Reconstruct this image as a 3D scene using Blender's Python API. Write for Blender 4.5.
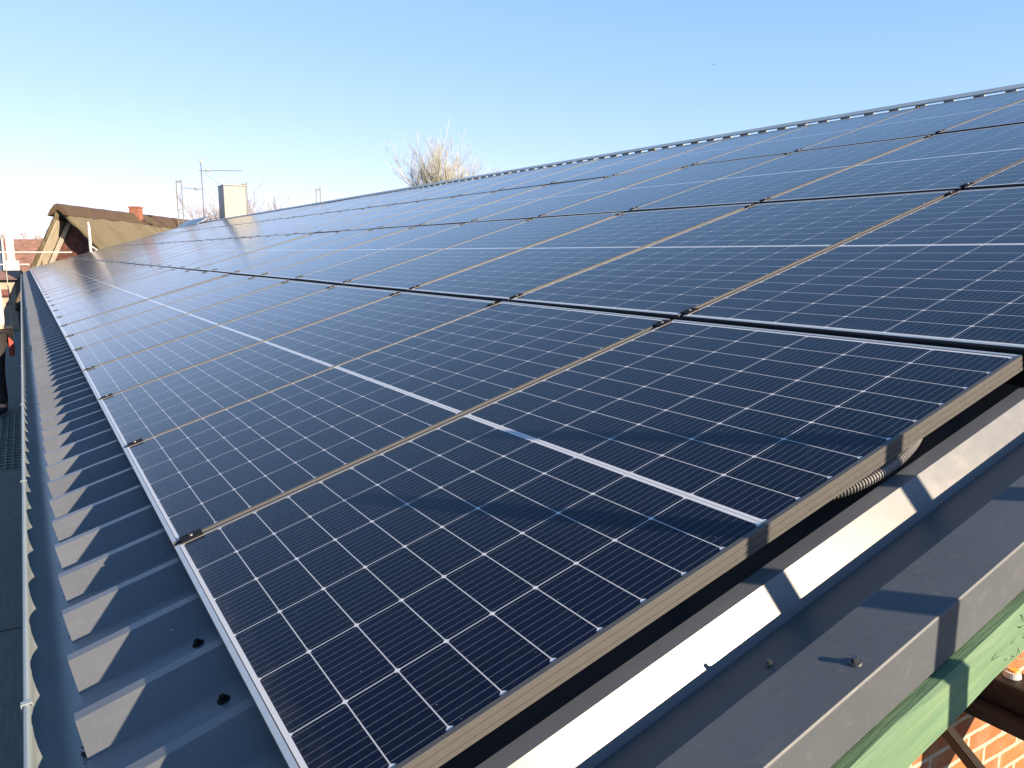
import bpy, bmesh, math, random
from mathutils import Vector, Matrix
R = math.radians
random.seed(7)
S = bpy.context.scene
for o in list(bpy.data.objects): bpy.data.objects.remove(o)
COL = S.collection

# ------------------------------------------------------------------ camera, sky, sun, exposure
Z0 = 3.30                                   # height of the eave line of the panels above the ground
TH = R(16.7)                                # roof pitch
cT, sT = math.cos(TH), math.sin(TH)
def P(u, v, h=0.0):                         # roof coordinates (along eave, up slope, off the panel plane) -> world
    return Vector((v*cT - h*sT, u, v*sT + h*cT + Z0))
cam = bpy.data.cameras.new("camera"); camo = bpy.data.objects.new("camera", cam); COL.objects.link(camo)
right = Vector((.852, -.5243, .0006)); down = Vector((-.0855, -.1401, -.9864)); fwd = Vector((.5173, .8399, -.1642))
fwd.normalize(); right = (right - fwd*right.dot(fwd)).normalized(); down = fwd.cross(right)
Mx = Matrix((( right.x, -down.x, -fwd.x), (right.y, -down.y, -fwd.y), (right.z, -down.z, -fwd.z))).to_4x4()
Mx.translation = Vector((-.263, -.8996, .7217+Z0))
camo.matrix_world = Mx
cam.sensor_width = 36; cam.lens = 27.68; cam.clip_start = .02; cam.clip_end = 3000
S.camera = camo
SUN = Vector((1.571, -3.6, 1.515)).normalized()      # towards the sun
elev = math.asin(SUN.z); rot = math.atan2(SUN.x, SUN.y)
w = bpy.data.worlds.new("World"); S.world = w; w.use_nodes = True
nt = w.node_tree; nt.nodes.clear()
sky = nt.nodes.new('ShaderNodeTexSky'); sky.sky_type = 'NISHITA'; sky.sun_disc = False
sky.sun_elevation = elev; sky.sun_rotation = rot; sky.altitude = 50
sky.air_density = .6; sky.dust_density = 0; sky.ozone_density = 2.0
bg = nt.nodes.new('ShaderNodeBackground'); bg.inputs[1].default_value = .118
wo = nt.nodes.new('ShaderNodeOutputWorld')
sep = nt.nodes.new('ShaderNodeSeparateColor'); com = nt.nodes.new('ShaderNodeCombineColor')
nt.links.new(sky.outputs[0], sep.inputs[0])
for i, (g_, k_) in enumerate(((.70, .90), (.48, 1.18), (.40, 1.64))):      # softens the sky's contrast, channel by channel
    pw = nt.nodes.new('ShaderNodeMath'); pw.operation = 'POWER'; pw.inputs[1].default_value = g_
    ml = nt.nodes.new('ShaderNodeMath'); ml.operation = 'MULTIPLY'; ml.inputs[1].default_value = k_
    nt.links.new(sep.outputs[i], pw.inputs[0]); nt.links.new(pw.outputs[0], ml.inputs[0]); nt.links.new(ml.outputs[0], com.inputs[i])
nt.links.new(com.outputs[0], bg.inputs[0]); nt.links.new(bg.outputs[0], wo.inputs[0])
sl = bpy.data.lights.new("sun", 'SUN'); sl.energy = 5.0; sl.angle = R(.53); sl.color = (1, .79, .54)
so = bpy.data.objects.new("sun", sl); COL.objects.link(so)
so.rotation_euler = SUN.to_track_quat('Z', 'Y').to_euler(); so.location = (0, -20, 30)
S.view_settings.view_transform = 'Standard'; S.view_settings.look = 'None'
S.view_settings.exposure = 1.75; S.view_settings.gamma = 1

# ------------------------------------------------------------------ helpers
def tag(o, label, cat, group=None, kind=None):
    if label: o['label'] = label
    if cat: o['category'] = cat
    if group: o['group'] = group
    if kind: o['kind'] = kind
    return o
def thing(name, label, cat, loc=(0, 0, 0), rot=(0, 0, 0), group=None):
    o = bpy.data.objects.new(name, None); COL.objects.link(o); o.location = loc; o.rotation_euler = rot
    o.empty_display_size = .1
    return tag(o, label, cat, group)
def obj(name, bm, mat, parent=None, smooth=False, loc=None, rot=None, recalc=True):
    if recalc: bmesh.ops.recalc_face_normals(bm, faces=bm.faces[:])
    me = bpy.data.meshes.new(name); bm.to_mesh(me); bm.free()
    for m in (mat if isinstance(mat, (list, tuple)) else [mat]): me.materials.append(m)
    if smooth: me.polygons.foreach_set('use_smooth', [True]*len(me.polygons))
    o = bpy.data.objects.new(name, me); COL.objects.link(o)
    if parent: o.parent = parent
    if loc is not None: o.location = loc
    if rot is not None: o.rotation_euler = rot
    return o
def structure(name, bm, mat, kind='structure', **k):
    o = obj(name, bm, mat, **k); o['kind'] = kind; return o
ROOFROT = (0, -TH, 0)
def box(bm, x0, x1, y0, y1, z0, z1, bevel=0, mi=0):
    vs = [bm.verts.new((x, y, z)) for x in (x0, x1) for y in (y0, y1) for z in (z0, z1)]
    fs = [bm.faces.new([vs[i] for i in q]) for q in ((0,1,3,2),(4,6,7,5),(0,4,5,1),(2,3,7,6),(0,2,6,4),(1,5,7,3))]
    for f in fs: f.material_index = mi
    if bevel:
        es = {e for f in fs for e in f.edges}
        bmesh.ops.bevel(bm, geom=list(es), offset=bevel, segments=2, affect='EDGES', profile=.7)
    return vs
def bar(bm, a, b, wx, wz, up=(0, 0, 1), bevel=0):          # rectangular bar between two points
    a, b = Vector(a), Vector(b); d = (b-a).normalized(); up = Vector(up)
    s = d.cross(up).normalized(); t = s.cross(d)
    vs = [bm.verts.new(p + s*i*wx/2 + t*j*wz/2) for p in (a, b) for i, j in ((-1,-1),(1,-1),(1,1),(-1,1))]
    fs = [bm.faces.new([vs[i] for i in q]) for q in ((0,1,2,3),(7,6,5,4),(0,4,5,1),(1,5,6,2),(2,6,7,3),(3,7,4,0))]
    if bevel:
        bmesh.ops.bevel(bm, geom=list({e for f in fs for e in f.edges}), offset=bevel, segments=2, affect='EDGES')
def tube(bm, pts, radii, n=8, cap=True):
    pts = [Vector(p) for p in pts]
    if not isinstance(radii, (list, tuple)): radii = [radii]*len(pts)
    ref = None; rings = []
    for i, p in enumerate(pts):
        d = (pts[min(i+1, len(pts)-1)] - pts[max(i-1, 0)]).normalized()
        if ref is None or abs(ref.dot(d)) > .97:
            ref = Vector((0, 0, 1)) if abs(d.z) < .9 else Vector((1, 0, 0))
        a = d.cross(ref).normalized(); b = d.cross(a); ref = a.cross(d)
        rings.append([bm.verts.new(p + (a*math.cos(k*2*math.pi/n) + b*math.sin(k*2*math.pi/n))*radii[i]) for k in range(n)])
    for r0, r1 in zip(rings, rings[1:]):
        for k in range(n): bm.faces.new((r0[k], r0[(k+1) % n], r1[(k+1) % n], r1[k]))
    if cap:
        try: bm.faces.new(rings[0][::-1]); bm.faces.new(rings[-1])
        except ValueError: pass
def prism(bm, prof, axis, a, b, n=1):                       # closed 2D profile swept along an axis
    def pt(p, t): return (p[0], t, p[1]) if axis == 'y' else ((t, p[0], p[1]) if axis == 'x' else (p[0], p[1], t))
    rings = [[bm.verts.new(pt(p, a+(b-a)*i/n)) for p in prof] for i in range(n+1)]
    m = len(prof)
    for r0, r1 in zip(rings, rings[1:]):
        for k in range(m): bm.faces.new((r0[k], r0[(k+1) % m], r1[(k+1) % m], r1[k]))
    bm.faces.new(rings[0]); bm.faces.new(rings[-1][::-1])
def sphere(bm, c, r, sx=1, sy=1, sz=1, u=16, v=10):
    res = bmesh.ops.create_uvsphere(bm, u_segments=u, v_segments=v, radius=r)
    for q in res['verts']: q.co = Vector((q.co.x*sx, q.co.y*sy, q.co.z*sz)) + Vector(c)

# ------------------------------------------------------------------ node materials
class NG:
    def __init__(s, name):
        s.m = bpy.data.materials.new(name); s.m.use_nodes = True; s.t = s.m.node_tree
        s.b = s.t.nodes['Principled BSDF']
    def n(s, typ, **kw):
        x = s.t.nodes.new(typ)
        for k, v in kw.items(): setattr(x, k, v)
        return x
    def put(s, sock, v):
        if isinstance(v, (int, float)): sock.default_value = v
        elif isinstance(v, (tuple, list)): sock.default_value = (*v, 1) if len(v) == 3 and sock.type == 'RGBA' else v
        else: s.t.links.new(v, sock)
    def math(s, op, a, b=0.0, c=None):
        x = s.n('ShaderNodeMath', operation=op); s.put(x.inputs[0], a); s.put(x.inputs[1], b)
        if c is not None: s.put(x.inputs[2], c)
        return x.outputs[0]
    def mix(s, f, a, b):
        x = s.n('ShaderNodeMix', data_type='RGBA'); s.put(x.inputs[0], f); s.put(x.inputs[6], a); s.put(x.inputs[7], b)
        return x.outputs[2]
    def noise(s, scale, detail=4, rough=.55, vec=None, dims='3D'):
        x = s.n('ShaderNodeTexNoise'); x.inputs['Scale'].default_value = scale
        x.inputs['Detail'].default_value = detail; x.inputs['Roughness'].default_value = rough
        if vec is not None: s.t.links.new(vec, x.inputs['Vector'])
        return x.outputs[0]
    def ramp(s, f, lo, hi, a=0.0, b=1.0):
        x = s.n('ShaderNodeMapRange'); s.put(x.inputs[0], f)
        for i, v in enumerate((lo, hi, a, b)): s.put(x.inputs[i+1], v)
        return x.outputs[0]
    def coord(s, scale=None, kind='Object'):
        x = s.n('ShaderNodeTexCoord').outputs[kind]
        if scale:
            mp = s.n('ShaderNodeMapping'); mp.inputs['Scale'].default_value = scale
            s.t.links.new(x, mp.inputs[0]); return mp.outputs[0]
        return x
    def bump(s, h, strength=.3, dist=.01):
        x = s.n('ShaderNodeBump'); x.inputs['Strength'].default_value = strength; x.inputs['Distance'].default_value = dist
        s.put(x.inputs['Height'], h); s.t.links.new(x.outputs[0], s.b.inputs['Normal'])
    def set(s, **kw):
        for k, v in kw.items(): s.put(s.b.inputs[k.replace('_', ' ')], v)
        return s.m

def simple(name, col, rough=.6, metal=0, var=.25, scale=12, bump=0, spec=.5):
    g = NG(name); co = g.coord()
    n = g.noise(scale, vec=co)
    dark = tuple(c*(1-var) for c in col); lite = tuple(min(1, c*(1+var)) for c in col)
    g.set(Base_Color=g.mix(g.ramp(n, .3, .7), dark, lite), Metallic=metal,
          Roughness=g.ramp(g.noise(scale*2.3, vec=co), .3, .7, rough*.85, min(1, rough*1.15)))
    g.b.inputs['Specular IOR Level'].default_value = spec
    if bump: g.bump(g.noise(scale*4, 6, vec=co), bump, .01)
    return g.m

PW, PL = 1.134, 1.722
def mat_cells():
    g = NG('solar_cells'); co = g.coord()
    sp = g.n('ShaderNodeSeparateXYZ'); g.t.links.new(co, sp.inputs[0]); X, Y = sp.outputs[0], sp.outputs[1]
    pu = (PW-.030)/6; pv = (PL/2-.008-.020)/9
    cu = g.math('SUBTRACT', Y, .015)
    du = g.math('PINGPONG', cu, pu/2)                              # 0 at the cell gaps
    xm = g.math('SUBTRACT', g.math('ABSOLUTE', g.math('SUBTRACT', X, PL/2)), .008)
    dv = g.math('PINGPONG', xm, pv/2)
    ins = g.math('MULTIPLY', g.math('GREATER_THAN', cu, .02), g.math('LESS_THAN', cu, 6*pu-.02))
    lu = g.math('MULTIPLY', g.ramp(g.math('PINGPONG', cu, pu/2), .0008, .0013, 1, 0), ins)
    lv = g.ramp(dv, .0008, .0013, .85, 0)
    dia = g.ramp(g.math('ADD', du, dv), .0058, .0075, 1, 0)
    dia = g.math('MULTIPLY', dia, g.math('LESS_THAN', g.math('ABSOLUTE', g.math('SUBTRACT', cu, 3*pu)), 3*pu+.002))
    mid = g.math('LESS_THAN', xm, 0.0)
    midgap = g.math('LESS_THAN', g.math('ABSOLUTE', g.math('ADD', xm, .008)), .0012)
    mid = g.math('SUBTRACT', mid, g.math('MULTIPLY', midgap, .55))
    end = g.math('GREATER_THAN', xm, 9*pv-.001)
    white = g.math('MAXIMUM', g.math('MAXIMUM', lu, lv), g.math('MAXIMUM', dia, g.math('MAXIMUM', mid, end)))
    # busbars: ten fine ribbons per cell
    bb = g.math('PINGPONG', g.math('ADD', cu, pu/20), pu/20)
    bus = g.math('MULTIPLY', g.ramp(bb, .00028, .00055, 1, 0), .5)
    # little soldering pads along each ribbon
    pad = g.math('MULTIPLY', g.ramp(bb, .0008, .0011, 1, 0), g.ramp(g.math('PINGPONG', g.math('ADD', xm, .004), pv/8), .0006, .001, 1, 0))
    bus = g.math('MAXIMUM', bus, g.math('MULTIPLY', pad, .16))
    oi = g.n('ShaderNodeObjectInfo')
    n1 = g.noise(3.1, 3, vec=co); n2 = g.noise(55, 5, .7, vec=co)
    cell = g.mix(g.ramp(n1, .35, .65), (.0009, .0019, .007), (.0014, .0028, .012))
    cell = g.mix(g.math('MULTIPLY', oi.outputs['Random'], .6), cell, (.0008, .0027, .016))
    col = g.mix(bus, cell, (.22, .23, .25))
    col = g.mix(white, col, (.40, .42, .46))
    # dust film and specks
    dust = g.math('MULTIPLY', g.ramp(n2, .3, .8, .25, 1), .009)
    vo = g.n('ShaderNodeTexVoronoi'); vo.inputs['Scale'].default_value = 46; g.t.links.new(co, vo.inputs['Vector'])
    speck = g.math('MULTIPLY', g.math('LESS_THAN', vo.outputs['Distance'], .055), g.math('GREATER_THAN', g.noise(31, 2, vec=co), .56))
    lowd = g.math('MULTIPLY', g.ramp(X, .012, .060, 1, 0), g.ramp(g.noise(22, 4, .6, vec=co), .35, .7, .0, .05))
    dust = g.math('ADD', dust, g.math('ADD', lowd, g.math('MULTIPLY', g.ramp(g.noise(5, 5, .65, vec=g.coord((1, 4, 1))), .52, .75), .006)))
    rim = g.math('MAXIMUM', g.math('LESS_THAN', X, .0125), g.math('GREATER_THAN', X, PL-.0125))
    col = g.mix(rim, col, (.02, .02, .022))
    col = g.mix(g.math('MAXIMUM', dust, g.math('MULTIPLY', speck, .35)), col, (.45, .43, .40))
    g.set(Base_Color=col, Roughness=g.ramp(n2, .3, .75, .10, .17), IOR=1.22)
    g.b.inputs['Specular Tint'].default_value = (.10, .58, 1.0, 1)
    g.bump(g.noise(420, 2, vec=co), .02, .0006)
    return g.m
def mat_sheet(name='anthracite_sheet', base=(.072, .080, .096), rough=.33):
    g = NG(name); co = g.coord()
    n = g.noise(2.3, 5, .6, vec=co); n2 = g.noise(38, 6, .65, vec=co); n3 = g.noise(9, 4, .6, vec=g.coord((1, 4, 1)))
    b2 = tuple(c*1.22 for c in base)
    col = g.mix(g.ramp(n, .35, .7), base, b2)
    col = g.mix(g.math('MULTIPLY', g.ramp(n2, .58, .8), .14), col, (.21, .20, .18))
    col = g.mix(g.math('MULTIPLY', g.ramp(n3, .6, .8), .12), col, (.16, .15, .13))
    vo = g.n('ShaderNodeTexVoronoi'); vo.inputs['Scale'].default_value = 24; g.t.links.new(co, vo.inputs['Vector'])
    sp = g.math('MULTIPLY', g.math('LESS_THAN', vo.outputs['Distance'], .06), g.math('GREATER_THAN', g.noise(17, 2, vec=co), .6))
    col = g.mix(g.math('MULTIPLY', sp, .6), col, (.42, .40, .36))
    st = g.noise(7, 6, .7, vec=g.coord((.35, 6, 1) if 'verge' not in name else (.5, 9, 1)))
    col = g.mix(g.math('MULTIPLY', g.ramp(st, .54, .72), .10), col, tuple(c*2.1 for c in base))
    col = g.mix(g.math('MULTIPLY', g.ramp(g.noise(120, 3, .8, vec=co), .62, .72), .18), col, (.20, .185, .16))
    g.set(Base_Color=col, Roughness=g.ramp(n2, .3, .8, rough-.02, rough+.06))
    g.bump(g.noise(1.7, 3, vec=co), .12, .02)
    if 'verge' in name: g.b.inputs['Specular IOR Level'].default_value = .3
    return g.m
def mat_brick():
    g = NG('brick_wall')
    co = g.coord(); sp = g.n('ShaderNodeSeparateXYZ'); g.t.links.new(co, sp.inputs[0])
    cb = g.n('ShaderNodeCombineXYZ'); g.t.links.new(g.math('ADD', sp.outputs[0], sp.outputs[1]), cb.inputs[0]); g.t.links.new(sp.outputs[2], cb.inputs[1])
    wob = g.n('ShaderNodeTexNoise'); wob.inputs['Scale'].default_value = 14; g.t.links.new(cb.outputs[0], wob.inputs['Vector'])
    ad = g.n('ShaderNodeVectorMath', operation='MULTIPLY_ADD'); g.t.links.new(wob.outputs['Color'], ad.inputs[0])
    ad.inputs[1].default_value = (.012, .012, 0); g.t.links.new(cb.outputs[0], ad.inputs[2])
    b = g.n('ShaderNodeTexBrick'); g.t.links.new(ad.outputs[0], b.inputs['Vector'])
    b.inputs['Scale'].default_value = 1; b.inputs['Brick Width'].default_value = .25; b.inputs['Row Height'].default_value = .083
    b.inputs['Mortar Size'].default_value = .0095; b.inputs['Mortar Smooth'].default_value = .15
    b.inputs['Color1'].default_value = (.28, .105, .026, 1); b.inputs['Color2'].default_value = (.20, .062, .02, 1)
    b.inputs['Mortar'].default_value = (.36, .32, .26, 1); b.inputs['Bias'].default_value = -.25
    n = g.noise(60, 6, .7, vec=co); n5 = g.noise(5, 4, .6, vec=co)
    c_ = g.mix(g.math('MULTIPLY', g.ramp(n, .42, .72), .6), b.outputs['Color'], (.12, .045, .022))
    c_ = g.mix(g.math('MULTIPLY', g.ramp(n5, .5, .7), .5), c_, (.24, .20, .15))
    g.set(Base_Color=c_, Roughness=.9)
    g.bump(g.math('ADD', g.math('MULTIPLY', b.outputs['Fac'], -1.0), g.math('MULTIPLY', n, .4)), .6, .008)
    return g.m
def mat_wood(name, a, b, axis=(1, 12, 12), rough=.75, scale=6):
    g = NG(name); co = g.coord(axis)
    n = g.noise(scale, 6, .65, vec=co); n2 = g.noise(scale*.5, 4, .6, vec=g.coord())
    g.set(Base_Color=g.mix(g.ramp(n2, .35, .65), g.mix(g.ramp(n, .3, .7), a, b), tuple((x+y)*.42 for x, y in zip(a, b))), Roughness=rough)
    g.bump(n, .5, .006)
    return g.m
def mat_thatch(name, a, b, sc=(3, .6, 3)):
    g = NG(name); co = g.coord()
    n = g.noise(5.5, 8, .75, vec=co); n2 = g.noise(.55, 4, .6, vec=co); n3 = g.noise(14, 6, .8, vec=g.coord((.5, 1.4, .35)))
    c = g.mix(g.ramp(n3, .3, .7), a, b)
    c = g.mix(g.math('MULTIPLY', g.ramp(n2, .45, .65), .55), c, (.085, .07, .03))
    c = g.mix(g.math('MULTIPLY', g.ramp(n, .55, .8), .5), c, tuple(x*.35 for x in a))
    g.set(Base_Color=c, Roughness=1.0); g.bump(n3, 1.0, .12)
    return g.m

M = dict(
    cells=mat_cells(),
    frame_shaded=simple('shaded_frame_aluminium', (.050, .050, .051), .5, 0, .03, 30, 0, .3),  # dark copy of the frame aluminium, seam shade painted into its colour
    frame_dimlit=simple('dimlit_frame_aluminium', (.13, .14, .16), .5, .2, .06, 30, 0, .35),  # mid copy of the same aluminium, its weaker sky reflection put into the colour
    alu=simple('anodised_aluminium', (.50, .50, .49), .40, .75, .06, 30),
    black=simple('black_anodised', (.007, .007, .009), .75, 0, .2, 20, 0, .12),
    screw=simple('dark_zinc_screw', (.10, .105, .115), .4, .8, .1, 40),
    steel=simple('galvanised_bolt', (.14, .14, .15), .5, .8, .1, 40),
    sheet=mat_sheet(), flash=mat_sheet('verge_coating', (.046, .054, .067), .50),
    gutter=mat_sheet('gutter_zinc', (.17, .20, .215), .34),
    brick=mat_brick(),
    green=mat_wood('green_painted_timber', (.042, .115, .068), (.11, .175, .10), (1, 16, 16), .8, 4),
    splinter=simple('splintered_green_wood', (.12, .19, .11), .9, 0, .5, 60),
    brown=mat_wood('dark_brown_timber', (.010, .009, .008), (.022, .018, .015), (14, 1, 14)),
    bluep=simple('blue_plastic', (.02, .10, .35), .4), blackp=simple('black_plastic', (.005, .005, .006), .5, spec=.3),
    orange=simple('orange_plastic', (.75, .32, .05), .4), whitep=simple('white_plastic', (.42, .41, .40), .45, 0, .06),
    greenp=simple('dark_green_plastic', (.012, .07, .035), .4), conduit=simple('grey_conduit', (.11, .11, .115), .5),
    deck=mat_wood('weathered_scaffold_deck', (.085, .088, .083), (.15, .15, .14), (10, 1, 10), .9),
    grate=simple('galvanised_grating', (.13, .18, .17), .5, .3), dgrey=simple('grey_steel', (.10, .105, .11), .5, .2, .1),
    scaf=simple('galvanised_tube', (.30, .30, .29), .45, .3, .1),
    thatch=mat_thatch('golden_thatch', (.20, .168, .105), (.085, .072, .048)),
    heather=mat_thatch('brown_heather_ridge', (.055, .033, .024), (.085, .05, .036)),
    cream=mat_wood('cream_boards', (.30, .27, .21), (.38, .345, .28), (1, 8, 1), .7),
    greyb=mat_wood('grey_weathered_board', (.22, .21, .19), (.34, .33, .30), (1, 8, 1), .8),
    darkbrick=simple('dark_red_brick', (.075, .028, .024), .9, 0, .5, 5, .3),
    chimbrick=simple('red_chimney_brick', (.19, .075, .048), .9, 0, .3, 8, .3),
    duct=simple('grey_metal_cladding', (.155, .165, .175), .5, .1, .06, 3), darkmetal_shade=simple('dark_metal_and_side_shade', (.12, .13, .13), .45, .2, .1, 5),  # the dark metal also paints shade on the casing sides
    tiles=simple('red_roof_tiles', (.16, .085, .065), .85, 0, .4, 2.2, .4), render=simple('white_render', (.45, .44, .42), .9, 0, .06, 3),
    beige=simple('beige_render', (.25, .215, .175), .9, 0, .12, 2), darkred=simple('dark_red_shutter', (.09, .03, .028), .6),
    slateblue=simple('blue_slate', (.05, .07, .12), .5, 0, .2, 4),
    glassw=simple('window_glass', (.02, .025, .03), .1),
    bark=simple('pale_bark', (.13, .11, .08), .95, 0, .35, 6), twig=simple('straw_coloured_twigs', (.27, .27, .24), .9, 0, .3, 9),
    twig2=simple('grey_brown_twigs', (.20, .175, .15), .9, 0, .3, 9),
    asphalt=simple('asphalt', (.05, .05, .05), .95, 0, .3, 3, .3), field=simple('winter_field', (.075, .085, .035), 1, 0, .4, .4),
    skin=simple('skin', (.50, .30, .21), .55, 0, .08), jacket=simple('pale_work_shirt', (.66, .58, .56), .9, 0, .08, 20),
    trousers=simple('black_work_trousers', (.012, .012, .014), .9), helmet=simple('grey_helmet', (.20, .22, .21), .4, 0, .05),
    red=simple('red_canvas', (.20, .035, .025), .8), yellow=simple('yellow_tape', (.30, .26, .10), .6), bird=simple('dark_feathers', (.05, .05, .055), .8),
)

# ------------------------------------------------------------------ ground
bm = bmesh.new()
for a in range(48):
    pass
ring = [bm.verts.new((900*math.cos(a*math.pi/24), 900*math.sin(a*math.pi/24), 0)) for a in range(48)]
bm.faces.new(ring)
structure('ground', bm, M['field'])
bm = bmesh.new(); q = [bm.verts.new(p) for p in ((-16, -14, .004), (18, -14, .004), (18, 46, .004), (-16, 46, .004))]; bm.faces.new(q)
structure('yard', bm, M['asphalt'])

# ------------------------------------------------------------------ the barn
NC, NR = 36, 4
GU, GV = .0205, .042
PU, QV = PW+GU, PL+GV
UEND = NC*PU + .25
VR = 7.26                                                       # ridge
HC, HB = -.080, -.130                                           # crest and valley of the trapezoidal sheet
barn = thing('barn', 'long low barn with dark ribbed metal roof, brick gable and green edge beam', 'barn', (0, 0, 0))
def roofobj(name, bm, mat, parent, **k):
    return obj(name, bm, mat, parent, loc=P(0, 0, 0), rot=ROOFROT, **k)
bm = bmesh.new()
prof = [(-.068, -.143), (-.028, HC), (.008, HC), (.062, HB)]
k = 0
while True:
    far = .213 + .2615*k
    if far > UEND: break
    prof += [(far-.096, HB+.0), (far-.030, HC), (far, HC), (far+.064, HB)]; k += 1
prof.append((prof[-1][0]+.03, HB))
vcuts = [-.286] + [i*.9 for i in range(0, 8)] + [VR]
tk = .0025
top = [[bm.verts.new((v, u, h)) for (u, h) in prof] for v in vcuts]
bot = [[bm.verts.new((v, u, h-tk)) for (u, h) in prof] for v in vcuts]
for a in range(len(vcuts)-1):
    for i in range(len(prof)-1):
        bm.faces.new((top[a][i], top[a][i+1], top[a+1][i+1], top[a+1][i]))
        bm.faces.new((bot[a][i], bot[a+1][i], bot[a+1][i+1], bot[a][i+1]))
for i in range(len(prof)-1):
    for a in (0, len(vcuts)-1): bm.faces.new((top[a][i], top[a][i+1], bot[a][i+1], bot[a][i]))
for a in range(len(vcuts)-1):
    for i in (0, len(prof)-1): bm.faces.new((top[a][i], top[a+1][i], bot[a+1][i], bot[a][i]))
roof = roofobj('roof_sheet', bm, M['sheet'], barn)
# back slope
bm = bmesh.new(); RX, RZ = P(0, VR, HC).x, P(0, VR, HC).z
box(bm, 0, 7.4, -.3, UEND, -.05, 0)
obj('back_roof', bm, M['sheet'], barn, loc=(RX+.02, 0, RZ-.02), rot=(0, TH, 0))
# ridge cap: a raised cap on brackets over the sheet ends
bm = bmesh.new()
prism(bm, [(VR-.155, .005), (VR-.150, .016), (VR, .03), (VR, .012)], 'y', -.32, UEND)
cap = roofobj('ridge_cap', bm, M['gutter'], barn)
bm = bmesh.new(); comb = [(UEND, HC-.012), (.05, HC-.012)]; u = .1
while u < UEND-.2:
    comb += [(u, HC-.002), (u+.040, .006), (u+.072, .006), (u+.11, HC-.002)]; u += .2615
prism(bm, comb, 'x', VR-.13, VR-.02)
roofobj('ridge_filler', bm, M['gutter'], barn)
# verge flashing at the near gable: slope, flat top, drip edge, fascia
bm = bmesh.new()
fp = [(-.064, -.1405), (-.170, -.0950), (-.2742, -.0940), (-.2750, -.0948), (-.2758, -.0961), (-.2765, -.0977), (-.2765, -.182), (-.271, -.188),
      (-.268, -.186), (-.2735, -.180), (-.2730, -.0985), (-.170, -.0985), (-.064, -.1435)]
v0, v1, nn = -.30, VR-.02, 26
rings = [[bm.verts.new((v0+(v1-v0)*i/nn, u_, h_)) for (u_, h_) in fp] for i in range(nn+1)]
for r0, r1 in zip(rings, rings[1:]):
    for i in range(len(fp)): bm.faces.new((r0[i], r0[(i+1) % len(fp)], r1[(i+1) % len(fp)], r1[i]))
bm.faces.new(rings[0]); bm.faces.new(rings[-1][::-1])
vf = roofobj('verge_flashing', bm, M['flash'], barn)
def hexscrew(u, v, h, parent, r=.0065):
    bm = bmesh.new()
    bmesh.ops.create_cone(bm, cap_ends=True, segments=20, radius1=r*1.75, radius2=r*1.6, depth=.003, matrix=Matrix.Translation((0, 0, .0015)))
    bmesh.ops.create_cone(bm, cap_ends=True, segments=6, radius1=r, radius2=r*.92, depth=.0085, matrix=Matrix.Translation((0, 0, .0070)))
    return obj('roof_screw', bm, M['screw'] if parent is not roof else M['black'], parent, loc=(v, u, h))
hexscrew(-.2445, .742, -.0942, vf, .0058)
hexscrew(-.147, .668, -.1049, vf, .0040)
for v in (2.1, 3.5): hexscrew(-.243, v, -.0942, vf)
for kk in range(0, 40):
    hexscrew(.213+.2615*kk + .064 + .055, -.04 if kk in (1, 2) else .03, HB, roof, .0075)
# trapezoid underside timbers and the green edge beam
bm = bmesh.new()
segs = 60; prev = None
for i in range(segs+1):
    v = -.25 + (VR+.25)*i/segs
    rgh = .0022
    rr = random.Random(i)
    pr = [(-.288, -.192), (-.296, -.201), (-.298, -.268), (-.289, -.279), (-.228, -.279), (-.224, -.192)]
    ringv = [bm.verts.new((v, a+rr.uniform(-rgh, rgh), b+rr.uniform(-rgh, rgh))) for a, b in pr]
    if prev:
        for j in range(6): bm.faces.new((prev[j], prev[(j+1) % 6], ringv[(j+1) % 6], ringv[j]))
    else: bm.faces.new(ringv)
    prev = ringv
bm.faces.new(prev[::-1])
gb = roofobj('edge_beam', bm, M['green'], barn); gb['label'] = 'green painted timber beam under the verge'
bm = bmesh.new(); rr = random.Random(3)
for i in range(60):                                           # torn fibres on the beam
    v = rr.gauss(1.14, .055); hh = rr.choice((-.199, -.225, -.25, -.262)) + rr.uniform(-.006, .006)
    a = Vector((v, -.2955, hh)); L = rr.uniform(.008, .032)
    d = Vector((rr.uniform(-1, 1.6), rr.uniform(-.5, -.1), rr.uniform(-.5, .4))).normalized()
    tube(bm, [a, a+d*L*.5, a+d*L+Vector((.004, 0, rr.uniform(-.004, .004)))], [.0012, .0008, .0003], 4, False)
fb = roofobj('splinters', bm, M['splinter'], gb); fb.location = (0, 0, 0); fb.rotation_euler = (0, 0, 0); fb['kind'] = 'stuff'
# gable wall (brick) and long walls
YW = .5
bm = bmesh.new()
def under(x): return P(0, x/cT, HB).z - .06
xr = RX; xb = 2*RX - .15
pts = [(.15, 0), (xb, 0), (xb, under(.15)), (xr, under(xr)), (.15, under(.15))]
prism(bm, pts, 'y', YW, YW+.3)
obj('gable_wall', bm, M['brick'], barn)
bm = bmesh.new(); box(bm, .15, .45, YW+.3, UEND-.4, 0, under(.15)-.05); obj('side_wall', bm, M['brick'], barn)
bm = bmesh.new(); box(bm, xb-.3, xb, YW+.3, UEND-.4, 0, under(.15)-.05); obj('side_wall', bm, M['brick'], barn)
bm = bmesh.new(); prism(bm, pts, 'y', UEND-.4, UEND-.1); obj('gable_wall', bm, M['brick'], barn)
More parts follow.
